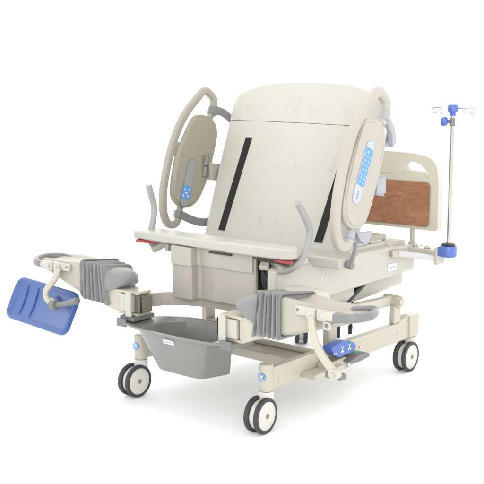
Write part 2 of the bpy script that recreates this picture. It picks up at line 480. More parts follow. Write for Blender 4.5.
slab('back_panel', lambda u: -.03, lambda u: .5545-.006*u, lambda v: .402-.006*max(0, min(1, (.3-v)/.3)), .05, CREAM, parent=back)
def top_edge(u):
    x = abs(u)*.40
    return .738-.064*(x/.40)**3-.05*max(0, (x-.376)/.024)**2
hp = slab('head_panel', lambda u: .5548-.006*u, top_edge, lambda v: .401-.0*v, .05, CREAM, parent=back)
def bpt(x, v, w): return BO+BU*x+BV*v+BW*(.012*(1-(x/.401)**2)+w)
for (xa, xb) in ((-.256, -.294), (.290, .243)):
    bm = bmesh.new(); hw = .019; vs = []
    v0, v1 = .04, .478; N = 12
    top, bot = [], []
    for k in range(N+1):
        v = v1+(v0-v1)*k/N; x = xa+(xb-xa)*k/N
        for lst, w in ((top, .0026), (bot, -.002)): lst.append((bm.verts.new(bpt(x-hw, v, w)), bm.verts.new(bpt(x+hw, v, w))))
    for k in range(N):
        bm.faces.new([top[k][0], top[k][1], top[k+1][1], top[k+1][0]])
        for q in (0, 1): bm.faces.new([top[k][q], top[k+1][q], bot[k+1][q], bot[k][q]])
    for k in (0, N): bm.faces.new([top[k][0], top[k][1], bot[k][1], bot[k][0]])
    obj('fastening_strip', bm, BLACK, back, smooth=False)
# embossed rib marks, one mesh per panel: thin wedge ridges with sharp left flank
def rib(x, v0, v1, parent):
    bm = bmesh.new(); rows = []; N = 10
    for k in range(N+1):
        v = v0+(v1-v0)*k/N; e = min(1, 3*min(k, N-k)/N)
        prof = [(-.0015, -.002), (.0, .0016*e), (.004, .0024*e), (.011, .0020*e), (.028, .0004), (.031, -.002)]
        rows.append([bm.verts.new(bpt(x+dx, v, w+.0008)) for dx, w in prof])
    for A, B in zip(rows, rows[1:]):
        for q in range(5): bm.faces.new([A[q], A[q+1], B[q+1], B[q]])
    for R_ in (rows[0], rows[-1]): bm.faces.new(R_)
    return obj('embossed_rib', bm, CREAM, parent, ang=60)
for (x, v0, v1) in [(x, .35, .41) for x in (-.06, .036, .209)]+[(x, .088, .147) for x in (-.082, .009)]+[(x, .608, .668) for x in (-.312, -.218, -.041, .052, .221)]:
    rib(x, v0, v1, back)
# rear stiffener and pivots
for s in (-1, 1):
    bm = bmesh.new()
    prism(bm, [(.44, .60), (.50, .60), (.72, 1.12), (.69, 1.12)], (s*.24-.015, .03, 0), (0, 1, 0), (0, 0, 1), .03)
    obj('rear_strut', bm, FRAME, back, .004)

# ---- side rails
def side_rail(s):
    root = empty('side_rail', (0, 0, 0), bed)
    X = lambda x: s*x
    mat = RAIL if s > 0 else RAIL
    tube = open_round([(.372, .745), (.360, .684), (.298, .684), (.267, .745), (.270, .862), (.326, 1.036), (.405, 1.174), (.550, 1.289), (.613, 1.246), (.612, 1.200), (.58, 1.150)], [0, .035, .045, .05, .09, .09, .09, .028, .022, .02, 0])
    bm = bmesh.new()
    path = [Vector((X(.465), a, b)) for a, b in tube]
    N = len(path); sc = [1-.18*max(0, 1-i/10)-.15*max(0, 1-(N-1-i)/8) for i in range(N)]
    sweep(bm, path, .0215 if s > 0 else .0172, .0160 if s > 0 else .0140, up=(1, 0, 0), n=28, power=3.6, scale=sc)
    # lower return from grip to body
    sweep(bm, spline([(X(.465), .364, .715), (X(.465), .372, .74), (X(.465), .385, .77)], 6), .016, .015, up=(1, 0, 0), n=14)
    # web joining tube and body
    prism(bm, [(.315, 1.01), (.34, 1.055), (.42, 1.05), (.42, .99), (.36, .985)], (X(.463)-.010, 0, 0), (0, 1, 0), (0, 0, 1), .020)
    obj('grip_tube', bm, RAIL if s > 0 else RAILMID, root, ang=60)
    body = [(.48, 1.178), (.539, 1.171), (.572, 1.150), (.588, 1.11), (.585, 1.028), (.551, .938), (.5, .841), (.452, .77), (.417, .750), (.368, .751), (.318, .772), (.295, .806), (.299, .844), (.322, .905), (.345, 1.003), (.378, 1.085), (.429, 1.157)]
    bm = bmesh.new()
    if s > 0: ol = rpoly([(.455, 1.180), (.555, 1.172), (.592, 1.125), (.586, 1.03), (.50, .835), (.455, .758), (.40, .746), (.345, .752), (.298, .80), (.298, .86), (.345, 1.003), (.425, 1.160)], [.05, .05, .06, .08, .1, .05, .04, .04, .06, .06, .1, .05])
    else: ol = rpoly([(.475, 1.178), (.565, 1.165), (.612, 1.115), (.606, 1.04), (.533, .855), (.46, .762), (.37, .752), (.300, .80), (.303, .877), (.332, .991), (.362, 1.047), (.44, 1.158)], [.05, .05, .06, .08, .1, .05, .05, .06, .06, .06, .05, .05])
    prism(bm, ol, (.453 if s > 0 else -.458, 0, 0), (0, 1, 0), (0, 0, 1), .032 if s > 0 else .020)
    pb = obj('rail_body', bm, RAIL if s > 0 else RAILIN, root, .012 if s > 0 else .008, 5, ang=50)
    # raised cover on the face that carries the keypad
    fx = .485 if s > 0 else -.438
    cen = (.45, .96)
    inner = [(cen[0]+(a-cen[0])*.86-.012, cen[1]+(b_-cen[1])*.93) for a, b_ in ol]
    bm = bmesh.new(); prism(bm, inner, (fx-.004, 0, 0), (0, 1, 0), (0, 0, 1), .009)
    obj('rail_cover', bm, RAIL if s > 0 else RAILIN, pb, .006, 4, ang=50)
    fx += .005
    # keypad
    if s > 0:
        p0, p1, r = Vector((.375, .878)), Vector((.462, 1.062)), .0315
    else:
        p0, p1, r = Vector((.374, .795)), Vector((.424, .945)), .030
    d = (p1-p0).normalized(); q = Vector((-d.y, d.x))
    def pill(rr):
        out = []; a0 = math.atan2(d.y, d.x)
        for k in range(13): a = a0-PI/2+PI*k/12; out.append((p1.x+rr*math.cos(a), p1.y+rr*math.sin(a)))
        for k in range(13): a = a0+PI/2+PI*k/12; out.append((p0.x+rr*math.cos(a), p0.y+rr*math.sin(a)))
        return out
    bm = bmesh.new()
    prism(bm, pill(r), (fx-.001, 0, 0), (0, 1, 0), (0, 0, 1), .0022, mi=0)
    prism(bm, pill(r-.0022), (fx+.0012, 0, 0), (0, 1, 0), (0, 0, 1), .0006, mi=1)
    kp = obj('control_panel', bm, [INK if s < 0 else paint('panel_outline', (.25, .28, .42), .4), PANELG if s > 0 else PANELD], pb)
    def key(t0, t1, w0, w1, mat_=KEYB, h=.0012, nm='key', rad=.004, sk=0):
        bm = bmesh.new()
        pts = round_rect(w0, w1, t0, t1, rad, 3)
        pts = [(p0.x+d.x*t+q.x*(-w), p0.y+d.y*t+q.y*(-w)) for w, t in pts]
        prism(bm, pts, (fx+.0016, 0, 0), (0, 1, 0), (0, 0, 1), h)
        return obj(nm, bm, mat_, kp, smooth=False)
    L = (p1-p0).length
    def glyph(t, w, k, sz=.006):
        bm = bmesh.new()
        def pr(pts): prism(bm, [(p0.x+d.x*(t+b_)-q.x*(w+a), p0.y+d.y*(t+b_)-q.y*(w+a)) for a, b_ in pts], (fx+.0026, 0, 0), (0, 1, 0), (0, 0, 1), .0009)
        if k == 0: pr([(-sz*.6, -sz*.3), (sz*.6, -sz*.3), (0, sz*.8)]); pr([(-sz*.6, -sz*.8), (sz*.6, -sz*.8), (sz*.6, -sz*.55), (-sz*.6, -sz*.55)])
        elif k == 1: pr([(0, -sz*.8), (sz*.6, sz*.3), (-sz*.6, sz*.3)]); pr([(-sz*.6, sz*.55), (sz*.6, sz*.55), (sz*.6, sz*.8), (-sz*.6, sz*.8)])
        else: pr([(-sz, -sz*.3), (sz, .1*sz), (sz, .45*sz), (-sz, .05*sz)]); pr([(-sz, -sz*.8), (sz, -sz*.8), (sz, -sz*.55), (-sz, -sz*.55)])
        obj('key_symbol', bm, paint('symbol_white', (.62, .76, .92), .4) if s > 0 else WHITE, kp, smooth=False)
    if s > 0:
        rows = [(.046, .090), (.094, .128), (.132, .166), (.170, .202)]
        for i, (a, b_) in enumerate(rows):
            key(a, b_, -.0255, .0255, rad=.008 if i in (0, 3) else .003)
            if i == 0:
                for w in (-.011, .011): glyph(a+.012, w, 1); glyph(a+.032, w, 0)
            elif i == 3: glyph((a+b_)/2, -.006, 2, .007)
            else:
                for w, k in ((-.011, 2), (.010, i % 2)): glyph((a+b_)/2, w, k)
        for k in range(5): key(-.012+.0075*k, -.007+.0075*k, -.004, .003+.002*(k % 2), KEYB, .0008, 'lettering', .0008)
    else:
        key(.005, .064, -.0265, .0265, rad=.007)
        for t, w, k in ((.020, -.014, 0), (.020, .014, 1), (.048, -.014, 0), (.048, .014, 1), (.034, 0, 2)): glyph(t, w, k, .008)
    # screws
    if s < 0:
        for (a, b_) in ((.365, .995), (.545, 1.10), (.54, .99), (.46, .82), (.36, .765)):
            bm = bmesh.new(); cyl(bm, (fx-.006, a, b_), (fx+.0005, a, b_), .004, n=10); obj('screw', bm, MECHST, pb)
    else:
        bm = bmesh.new()                                              # seam line along the rear edge of the moulding
        sweep(bm, spline([(fx-.0045, .563, 1.085), (fx-.0045, .556, 1.03), (fx-.0045, .52, .94), (fx-.0045, .455, .815)], 6), .0012, .0012, n=6)
        obj('seam', bm, paint('seam_shadow', (.33, .30, .24), .6), pb)
    # collars and curved straps to the backrest
    bm = bmesh.new()
    sweep(bm, [(X(.465), .612, 1.203), (X(.465), .604, 1.185), (X(.465), .597, 1.170)], .0235, .0195, up=(1, 0, 0), n=20, power=3)
    obj('collar', bm, LILAC if s > 0 else GREY, root, .002); bm = bmesh.new()
    sweep(bm, [(X(.465), .364, .713), (X(.465), .372, .743)], .021, .019, up=(1, 0, 0), n=20, power=3)
    obj('collar', bm, LILAC if s > 0 else GREY, root, .002)
    bm = bmesh.new()
    arc = spline([(X(.452), .615, 1.190), (X(.445), .655, 1.178), (X(.43), .695, 1.145), (X(.418), .718, 1.10), (X(.40), .722, 1.05)], 7)
    sweep(bm, arc, .019, .0055, up=(1, 0, 0.001), n=16, power=4)
    obj('hinge_strap', bm, LILAC if s > 0 else GREY, root); bm = bmesh.new()
    arc = spline([(X(.452), .372, .726), (X(.44), .425, .700), (X(.425), .48, .683), (X(.405), .535, .683), (X(.37), .555, .69)], 7)
    sweep(bm, arc, .019, .0055, up=(1, 0, 0.001), n=16, power=4)
    obj('hinge_strap', bm, LILAC if s > 0 else GREY, root)
    if s > 0:
        bm = bmesh.new(); prism(bm, rpoly([(.435, .727), (.462, .690), (.505, .668), (.530, .680), (.552, .722), (.52, .712), (.48, .722)], .01), (.432, 0, 0), (0, 1, 0), (0, 0, 1), .022)
        obj('hinge_plate', bm, LILAC, root, .004)
        bm = bmesh.new(); prism(bm, rpoly([(.63, 1.185), (.675, 1.175), (.715, 1.13), (.73, 1.07), (.70, 1.05), (.695, 1.10), (.665, 1.145), (.625, 1.16)], .012), (.425, 0, 0), (0, 1, 0), (0, 0, 1), .025)
        obj('hinge_plate', bm, LILAC, root, .004)
    # middle hinge
    bm = bmesh.new()
    prism(bm, [(.53, .955), (.66, .935), (.665, .85), (.535, .875)], (X(.425)-.02, 0, 0), (0, 1, 0), (0, 0, 1), .03)
    bx(bm, X(.38), X(.45), .585, .655, .865, .93)
    obj('hinge_block', bm, LILAC if s > 0 else SHELL, root, .004)
    bm = bmesh.new()
    xx = -.432 if s < 0 else .435
    cyl(bm, (xx, .527, .985), (xx, .517, .942), .0125, n=18); cyl(bm, (xx, .515, .936), (xx, .505, .893), .0125, n=18)
    bx(bm, xx-.01, xx+.002, .49, .535, .89, .99)
    obj('hinge_pin', bm, MECHST if s < 0 else LILAC, root, .002)
    if s < 0: return
    # drop lever at the lower end of the near rail
    bm = bmesh.new()
    sweep(bm, spline([(X(.470), .405, .69), (X(.472), .392, .65), (X(.472), .372, .615), (X(.472), .362, .592)], 6), .012, .009, up=(1, 0, 0), n=14, scale=[.7+.5*i/18 for i in range(19)])
    cyl(bm, (X(.458), .362, .606), (X(.486), .362, .606), .0155, n=20)
    obj('release_handle', bm, GREY, root, .001)
side_rail(1); side_rail(-1)

# ---- headboard
HY = 1.2
hb = empty('headboard', (0, HY, 0), bed)
def mirror(pts): return [(-a, b_) for a, b_ in pts][::-1]
outer = rpoly([(-.405, .640), (.405, .640), (.402, .92), (.36, .985), (.20, .9985), (-.20, .9985), (-.36, .985), (-.402, .92)], [.02, .02, .09, .09, .12, .12, .09, .09], 8)
# arch the top slightly
slotR = sp2([(.222, .930), (.23, .948), (.262, .954), (.30, .945), (.335, .918), (.352, .884), (.345, .873), (.332, .880), (.318, .902), (.29, .911), (.24, .915)], 4)
slotL = mirror(slotR)
bm = bmesh.new()
panel_with_holes(bm, outer, [slotR, slotL], (0, .02, 0), (1, 0, 0), (0, 0, 1), .04)
obj('board', bm, paint('headboard_plastic', (.52, .50, .415), .42), hb, .006, 3, ang=40)
for (yy, sgn) in ((-.0225, 1), (.0225, -1)):
    bm = bmesh.new()
    prism(bm, round_rect(-.362, .362, .656, .864, .022), (0, yy, 0), (1, 0, 0), (0, 0, 1), .0035 if sgn > 0 else -.0035)
    obj('wood_panel', bm, WOOD, hb, .001)
bm = bmesh.new()                                                      # moulded crease above the veneer
sweep(bm, spline([(-.36, -.020, .905), (-.2, -.020, .9), (0, -.020, .898), (.19, -.020, .90), (.23, -.020, .905)], 5), .003, .003, n=8)
obj('moulded_crease', bm, CREAM, hb)
for s in (-1, 1):
    bm = bmesh.new(); cyl(bm, (s*.263, 0, .55), (s*.263, 0, .655), .0125); cyl(bm, (s*.263, 0, .55), (s*.263, 0, .575), .019)
    obj('post', bm, FRAMEW, hb)
bm = bmesh.new(); bx(bm, -.31, .31, 1.13, 1.225, .535, .566); obj('headboard_bracket', bm, FRAMEW, bed, .005)

# ---- pole bracket at the head end
bm = bmesh.new()
bx(bm, .29, .462, 1.075, 1.13, .520, .572); bx(bm, .452, .470, 1.068, 1.138, .505, .585)
obj('pole_bracket', bm, FRAMEW, bed, .006)
bm = bmesh.new()
for (x, y) in ((.33, 1.115), (.40, 1.10)):
    bm = bmesh.new(); cyl(bm, (x, y, .572), (x, y, .579), .015); cyl(bm, (x, y, .579), (x, y, .585), .009); obj('bracket_knob', bm, STEEL, bed, .002)
bm = bmesh.new()
sweep(bm, [(.345, .935, .562), (.395, 1.01, .549), (.452, 1.09, .532)], .014, .014, n=16, power=2.6)
obj('pull_bar', bm, paint('bar_white', (.50, .50, .50), .3, coat=.2), bed)
bm = bmesh.new(); box(bm, (.335, .925, .562), (.03, .04, .03), Matrix.Rotation(-.5, 3, 'Z')); obj('bar_end', bm, FRAME, bed, .004)

# ---- leg supports
def leg_support(s):
    root = empty('leg_support', (0, 0, 0), bed)
    X = lambda x: s*x
    # mounting bracket: open beige channel with a cream slide block and a steel plate
    zo = -.020 if s > 0 else -.004
    bm = bmesh.new()
    bx(bm, X(.222), X(.335), -.13, -.05, .472+zo, .484+zo); bx(bm, X(.222), X(.335), -.13, -.05, .384+zo, .396+zo)
    bx(bm, X(.318), X(.335), -.13, -.05, .396+zo, .472+zo); bx(bm, X(.222), X(.318), -.062, -.05, .396+zo, .472+zo)
    obj('mount_bracket', bm, FRAME, root, .003)
    bm = bmesh.new()
    bx(bm, X(.245), X(.313), -.142, -.065, .398+zo, .470+zo); bx(bm, X(.236), X(.268), -.156, -.144, .384+zo, .486+zo)
    obj('slide_block', bm, FRAMEW, root, .004)
    bm = bmesh.new(); bx(bm, X(.206), X(.242), -.126, -.120, .400+zo, .468+zo); bx(bm, X(.206), X(.212), -.126, -.06, .400+zo, .468+zo)
    obj('stop_plate', bm, STEEL if s > 0 else paint('stop_steel', (.19, .178, .15), .4, metal=.3), root, .001)
    bm = bmesh.new()                                                  # neck between bracket and arm
    nk = [(.325, .385+zo), (.325, .480+zo), (.40, .49), (.46, .50), (.46, .43), (.42, .398)]
    if s < 0: nk = [(-a, b_) for a, b_ in nk][::-1]
    prism(bm, nk, (0, -.05, 0), (1, 0, 0), (0, 0, 1), .078)
    cyl(bm, (X(.39), -.09, .47), (X(.39), -.09, .52), .018)
    obj('neck', bm, FRAME, root, .004)
    # trough: thin-walled channel open at the top, deeper towards the hip
    bm = bmesh.new(); rings = []
    st = [(.47, .427, .570, .560, .575), (.52, .428, .570, .556, .583), (.60, .448, .566, .545, .600), (.68, .474, .562, .535, .592), (.76, .500, .560, .533, .578), (.815, .515, .558, .536, .570), (.835, .530, .553, .541, .562)]
    if s > 0: st = [(.512, .427, .570, .548, .553), (.53, .430, .570, .543, .552), (.56, .438, .568, .537, .550), (.60, .448, .566, .532, .546), (.66, .468, .562, .527, .542), (.74, .494, .560, .527, .540), (.80, .512, .557, .530, .545), (.82, .526, .553, .537, .548)]
    else: st = [(.512, .427, .570, .556, .550), (.52, .428, .570, .554, .549), (.60, .448, .566, .548, .549), (.68, .474, .562, .545, .552), (.76, .500, .560, .544, .556), (.80, .515, .558, .546, .556), (.82, .530, .553, .545, .552)]
    dense = []
    for k in range(len(st)-1):
        for j in range(5):
            t = j/5; dense.append([a+(b_-a)*t for a, b_ in zip(st[k], st[k+1])])
    dense.append(list(st[-1]))
    for (x, zb, zf, zm, zr) in dense:
        yf = -.15+.02*max(0, (x-.76)/.075)**2; yr = .045-.06*max(0, (x-.70)/.135)**2
        w = yr-yf
        pts = [(yf, zb+.012), (yf, zf-.006), (yf+.005, zf), (yf+.02, zf), (yf+.03, zf-.006)]
        for q in range(1, 8):
            u = q/8; base_z = zm; y = yf+.03+(w-.06)*u
            edge = (zf-.006)*(1-u)+(zr-.006)*u
            z = edge-(edge-base_z)*(1-(2*u-1)**2)**.7
            pts.append((y, z))
        pts += [(yr-.03, zr-.006), (yr-.02, zr), (yr-.005, zr), (yr, zr-.006), (yr, zb+.03), (yr-.02, zb+.012), (yf+w*.5, zb), (yf+.015, zb)]
        rings.append([bm.verts.new((X(x), y, z)) for y, z in pts])
    for A, B in zip(rings, rings[1:]):
        for k in range(len(A)): bm.faces.new([A[k], A[(k+1) % len(A)], B[(k+1) % len(A)], B[k]])
    bm.faces.new(rings[0]); bm.faces.new(rings[-1])
    obj('leg_trough', bm, TROUGH, root, ang=50)
    if s > 0:
        bm = bmesh.new(); box(bm, (.455, .085, .492), (.20, .13, .135)); obj('hip_cover', bm, FRAMEW, root, .05, 8)
    # concertina cover over the joint: sharp uneven pleats, then a folded boot over the hinge
    bm = bmesh.new(); rings = []
    rnd = random.Random(5+s); NP = 6
    xs, outs = [.525], [-.002]
    for k in range(NP):
        xs += [.522-.020*k-.002, .522-.020*k-.009, .522-.020*k-.012, .522-.020*k-.018]; a = rnd.uniform(.006, .012)
        outs += [a, a*.7, -.015, -.015]
    for x, out in zip(xs, outs):
        q = (.525-x)/.125
        yf, yr = -.157+.012*q, .050-.03*q
        zb, zt = .421-.012*q, (.578 if s > 0 else .574)-.004*q
        zr = zt-.024
        lean = (.030+.05*q)*q
        pts = []
        base_ = round_rect(yf-out, yr+out, zb-out, zt+out, .014, 3)
        for i_, (y, z) in enumerate(base_):
            tz = (z-zb)/(zt-zb); ty = (y-yf)/(yr-yf)
            z2 = z+(zr-zt)*ty*max(0, tz)
            jx = .0045*math.sin(i_*1.3+x*140)*min(1, q*4); jz = .002*math.sin(i_*2.1+x*300)
            pts.append(bm.verts.new((X(x-lean*(1-tz)*.35+jx), y+rnd.uniform(-.0008, .0008), z2+jz)))
        rings.append(pts)
    for A, B in zip(rings, rings[1:]):
        for k in range(len(A)): bm.faces.new([A[k], A[(k+1) % len(A)], B[(k+1) % len(A)], B[k]])
    bm.faces.new(rings[0]); bm.faces.new(rings[-1])
    bl = obj('bellows', bm, FABRIC, root, ang=180)
    sd = bl.modifiers.new('soft', 'SUBSURF'); sd.levels = 1; sd.render_levels = 2
    bm = bmesh.new()                                                  # boot
    prof = [(.425, -.142, -.002, .468, .562), (.40, -.147, .000, .464, .562), (.36, -.148, -.006, .480, .560), (.325, -.142, -.022, .495, .555), (.308, -.136, -.038, .505, .548), (.298, -.122, -.05, .514, .535)]
    zo = -.012 if s > 0 else -.004
    prof = [(a, b_, c_, d_+zo, e_+zo-.006) for a, b_, c_, d_, e_ in prof]
    rings = []
    for k, (x, y0, y1, z0, z1) in enumerate(prof):
        j = lambda a: rnd.uniform(-a*.6, a*.6)
        rings.append([bm.verts.new((X(x), y, z)) for y, z in ((y0+.004, z0), (y0-.002+j(.003), z0+(z1-z0)*.45), (y0+.010, z1-.006+j(.002)), (y0+.035, z1+j(.002)), ((y0+y1)/2, z1+.003+j(.003)), (y1-.02, z1-.004), (y1, z1-.02), (y1, z0), ((y0+y1)/2, z0-.004))])
    for A, B in zip(rings, rings[1:]):
        for k in range(len(A)): bm.faces.new([A[k], A[(k+1) % len(A)], B[(k+1) % len(A)], B[k]])
    bm.faces.new(rings[0]); bm.faces.new(rings[-1])
    hb_ = obj('hinge_boot', bm, FABRIC, root, ang=180); sd = hb_.modifiers.new('soft', 'SUBSURF'); sd.levels = 2; sd.render_levels = 3
    cr = hb_.data.attributes.new('crease_edge', 'FLOAT', 'EDGE')
    for e in hb_.data.edges:
        k0, k1 = (v % 9 for v in e.vertices)
        if k0 == k1: cr.data[e.index].value = .95 if k0 in (0, 2, 3, 5, 6, 7) else .35
        elif 0 in e.vertices or min(e.vertices) >= 45: cr.data[e.index].value = .5
    bm = bmesh.new()
    sweep(bm, [(X(.527), y, z) for y, z in [(y, z-.024*max(0, (y+.16)/.21)*max(0, (z-.43)/.15)) for y, z in round_rect(-.160, .054, .424, .582, .02, 5)]], .005, .006, up=(1, 0, 0), closed=True, n=10)
    obj('bellows_band', bm, GREYP, root)
    # clamp rail on the front rim
    bm = bmesh.new()
    bx(bm, X(.60), X(.765), -.166, -.150, .524, .556)
    for x in (.655, .70): bx(bm, X(x), X(x+.036), -.176, -.164, .519, .558)
    cyl(bm, (X(.715), -.168, .538), (X(.77), -.168, .540), .0165)
    obj('clamp', bm, FRAMEW, root, .004)
    for x in (.612, .755):
        bm = bmesh.new(); cyl(bm, (X(x), -.165, .543), (X(x), -.1685, .543), .005, n=12); obj('bolt', bm, MECHST, root)
    # looped end grip
    bm = bmesh.new()
    pts = [(X(.745), -.166, .539), (X(.79), -.170, .540), (X(.835), -.155, .543), (X(.862), -.105, .546), (X(.853), -.05, .548), (X(.825), -.018, .546), (X(.785), -.002, .538), (X(.73), .003, .525)]
    sweep(bm, spline(pts, 8), .013, .0155, n=16, power=2.6)
    obj('loop_grip', bm, GREY, root)
    # swan-neck arm
    bm = bmesh.new()
    if s < 0: pts = [(-.658, -.172, .535), (-.672, -.178, .495), (-.705, -.185, .455), (-.728, -.188, .425), (-.724, -.188, .395), (-.69, -.188, .378), (-.655, -.188, .378)]
    else: pts = [(.675, -.172, .53), (.684, -.176, .485), (.70, -.18, .445), (.727, -.182, .405), (.76, -.182, .372), (.785, -.182, .352)]
    sweep(bm, spline(pts, 7), .0145, .010, up=(0, 1, 0), n=14, power=3)
    if s < 0: cyl(bm, (-.715, -.17, .380), (-.66, -.20, .378), .019)
    else: cyl(bm, (.785, -.170, .350), (.785, -.198, .350), .019); cyl(bm, (.785, -.198, .350), (.785, -.203, .350), .008, n=12)
    obj('swan_neck_arm', bm, FRAME, root, .002)
    bm = bmesh.new()
    if s < 0:
        cyl(bm, (-.672, -.205, .376), (-.64, -.205, .381), .0215); sweep(bm, [(-.65, -.205, .379), (-.58, -.205, .395), (-.50, -.205, .420)], .0125, .0125, n=16, scale=[.85, .95, 1.15])
    else:
        sweep(bm, spline([(.685, -.15, .425), (.705, -.15, .395), (.74, -.15, .358), (.775, -.15, .335)], 5), .017, .012, up=(0, 1, 0), n=16)
        bx(bm, .735, .80, -.172, -.14, .325, .345)
    obj('tilt_lever', bm, GREYP, root, .002)
    if s < 0:                                                          # the blue foot plate hangs from the arm
        th = math.atan2(.075, .155)
        O = Vector((-.81, -.150, .345)); U = Vector((1, 0, -.06)).normalized(); V = Vector((-.06, .43, .90)); V = (V-U*V.dot(U)).normalized()
        W = U.cross(V)                                                 # faces the foot end
        hx, hy = .207, .098
        bm = bmesh.new(); NX, NY = 64, 40; F, Bk = [], []
        R_ = .045
        def sdf(a, b_):
            qx, qy = abs(a)-(hx-R_), abs(b_)-(hy-R_)
            return R_-(math.hypot(max(qx, 0), max(qy, 0))+min(max(qx, qy), 0))
        ol = round_rect(-hx, hx, -hy, hy, R_, 8)
        # concentric rings from rim to centre give a dished tray with a rolled lip
        offs = [(0, -.016), (0, .006), (.003, .011), (.009, .012), (.014, .009), (.020, 0.002), (.026, -.001)]
        rings = []
        for off, h in offs:
            rr = max(R_-off, .008)
            rings.append([bm.verts.new(O+U*a+V*b_+W*h) for a, b_ in round_rect(-hx+off, hx-off, -hy+off, hy-off, rr, 8)])
        n_ = len(rings[0])
        for A, B in zip(rings, rings[1:]):
            for k in range(n_): bm.faces.new([A[k], A[(k+1) % n_], B[(k+1) % n_], B[k]])
        bm.faces.new(rings[-1]); bm.faces.new(rings[0][::-1])
        pl = obj('foot_plate', bm, BLUE, root, .002, ang=50)
        for t in (-.125, -.055):                                       # moulded ribs across the tray
            bm = bmesh.new()
            sweep(bm, spline([O+U*t+V*-.066+W*.0, O+U*(t+.006)+V*-.02+W*.003, O+U*(t+.004)+V*.03+W*.003, O+U*(t-.004)+V*.068+W*0], 5), .004, .004, up=W, n=8)
            obj('moulded_rib', bm, BLUE, pl)
        bm = bmesh.new(); c = O+U*.085+V*.03
        lathe(bm, [(0, .012), (.018, .012), (.024, .006), (.030, .002), (.034, -.004)], c, W, 28); obj('plate_boss', bm, BLUE, pl)
    return root
leg_support(1); leg_support(-1)

# small grey tag hanging under the near leg clamp
bm = bmesh.new(); bx(bm, .727, .752, -.172, -.168, .493, .518, mi=0)
bx(bm, .7305, .7485, -.1726, -.1719, .4965, .5145, mi=1)
obj('hanging_tag', bm, [WHITE, GREYP], bed)

# ---- foot pedal unit on the near side rail
pu = empty('pedal_unit', (0, 0, 0), bed)
bm = bmesh.new()
prism(bm, [(.30, .165), (.47, .150), (.50, .162), (.50, .178), (.44, .205), (.30, .20)], (.361, 0, 0), (0, 1, 0), (0, 0, 1), .045)
bx(bm, .361, .43, .20, .40, .165, .185)
obj('pedal_bracket', bm, FRAME, pu, .005)
bm = bmesh.new()
pts2 = [(.325, .262), (.355, .272), (.40, .276), (.455, .272), (.49, .255), (.502, .236), (.48, .222), (.43, .217), (.37, .221)]
prism(bm, sp2(pts2, 4), (.372, 0, 0), (0, 1, 0), (0, 0, 1), .045)
pc = obj('pedal_cover', bm, PEDALB, pu, .012, 4, ang=50)
for i, (y, z) in enumerate(((.352, .249), (.40, .248), (.452, .249))):                               # white pictograms: bed with up / down arrow
    bm = bmesh.new()
    for (a0, a1, b0, b1) in ((-.012, .012, -.012, -.008), (-.002, .002, -.008, .010), (-.007, .007, .006, .010), (-.010, -.006, -.016, -.012), (.006, .010, -.016, -.012)):
        if i == 0 and b1 > .006: continue
        bx(bm, .4165, .4185, y+a0, y+a1, z+b0, z+b1)
    obj('pictogram', bm, WHITE, pc, smooth=False)
bm = bmesh.new(); cyl(bm, (.4165, .456, .266), (.4195, .456, .266), .006, n=16); obj('green_dot', bm, GREEN, pc)
bm = bmesh.new()
pts2 = [(.42, .192), (.49, .207), (.545, .207), (.572, .199), (.572, .184), (.50, .178), (.44, .180)]
prism(bm, rpoly(pts2, .012), (.365, 0, 0), (0, 1, 0), (0, 0, 1), .075)
bp_ = obj('brake_pedal', bm, GREYP, pu, .006, 4, ang=50)
bm = bmesh.new(); prism(bm, round_rect(.508, .540, .2065, .2085, .001), (.395, 0, 0), (0, 1, 0), (0, 0, 1), .022); obj('green_mark', bm, GREEN, bp_)
bm = bmesh.new(); cyl(bm, (.37, .46, .17), (.412, .46, .17), .010)
obj('pedal_pivot', bm, STEEL, pu)

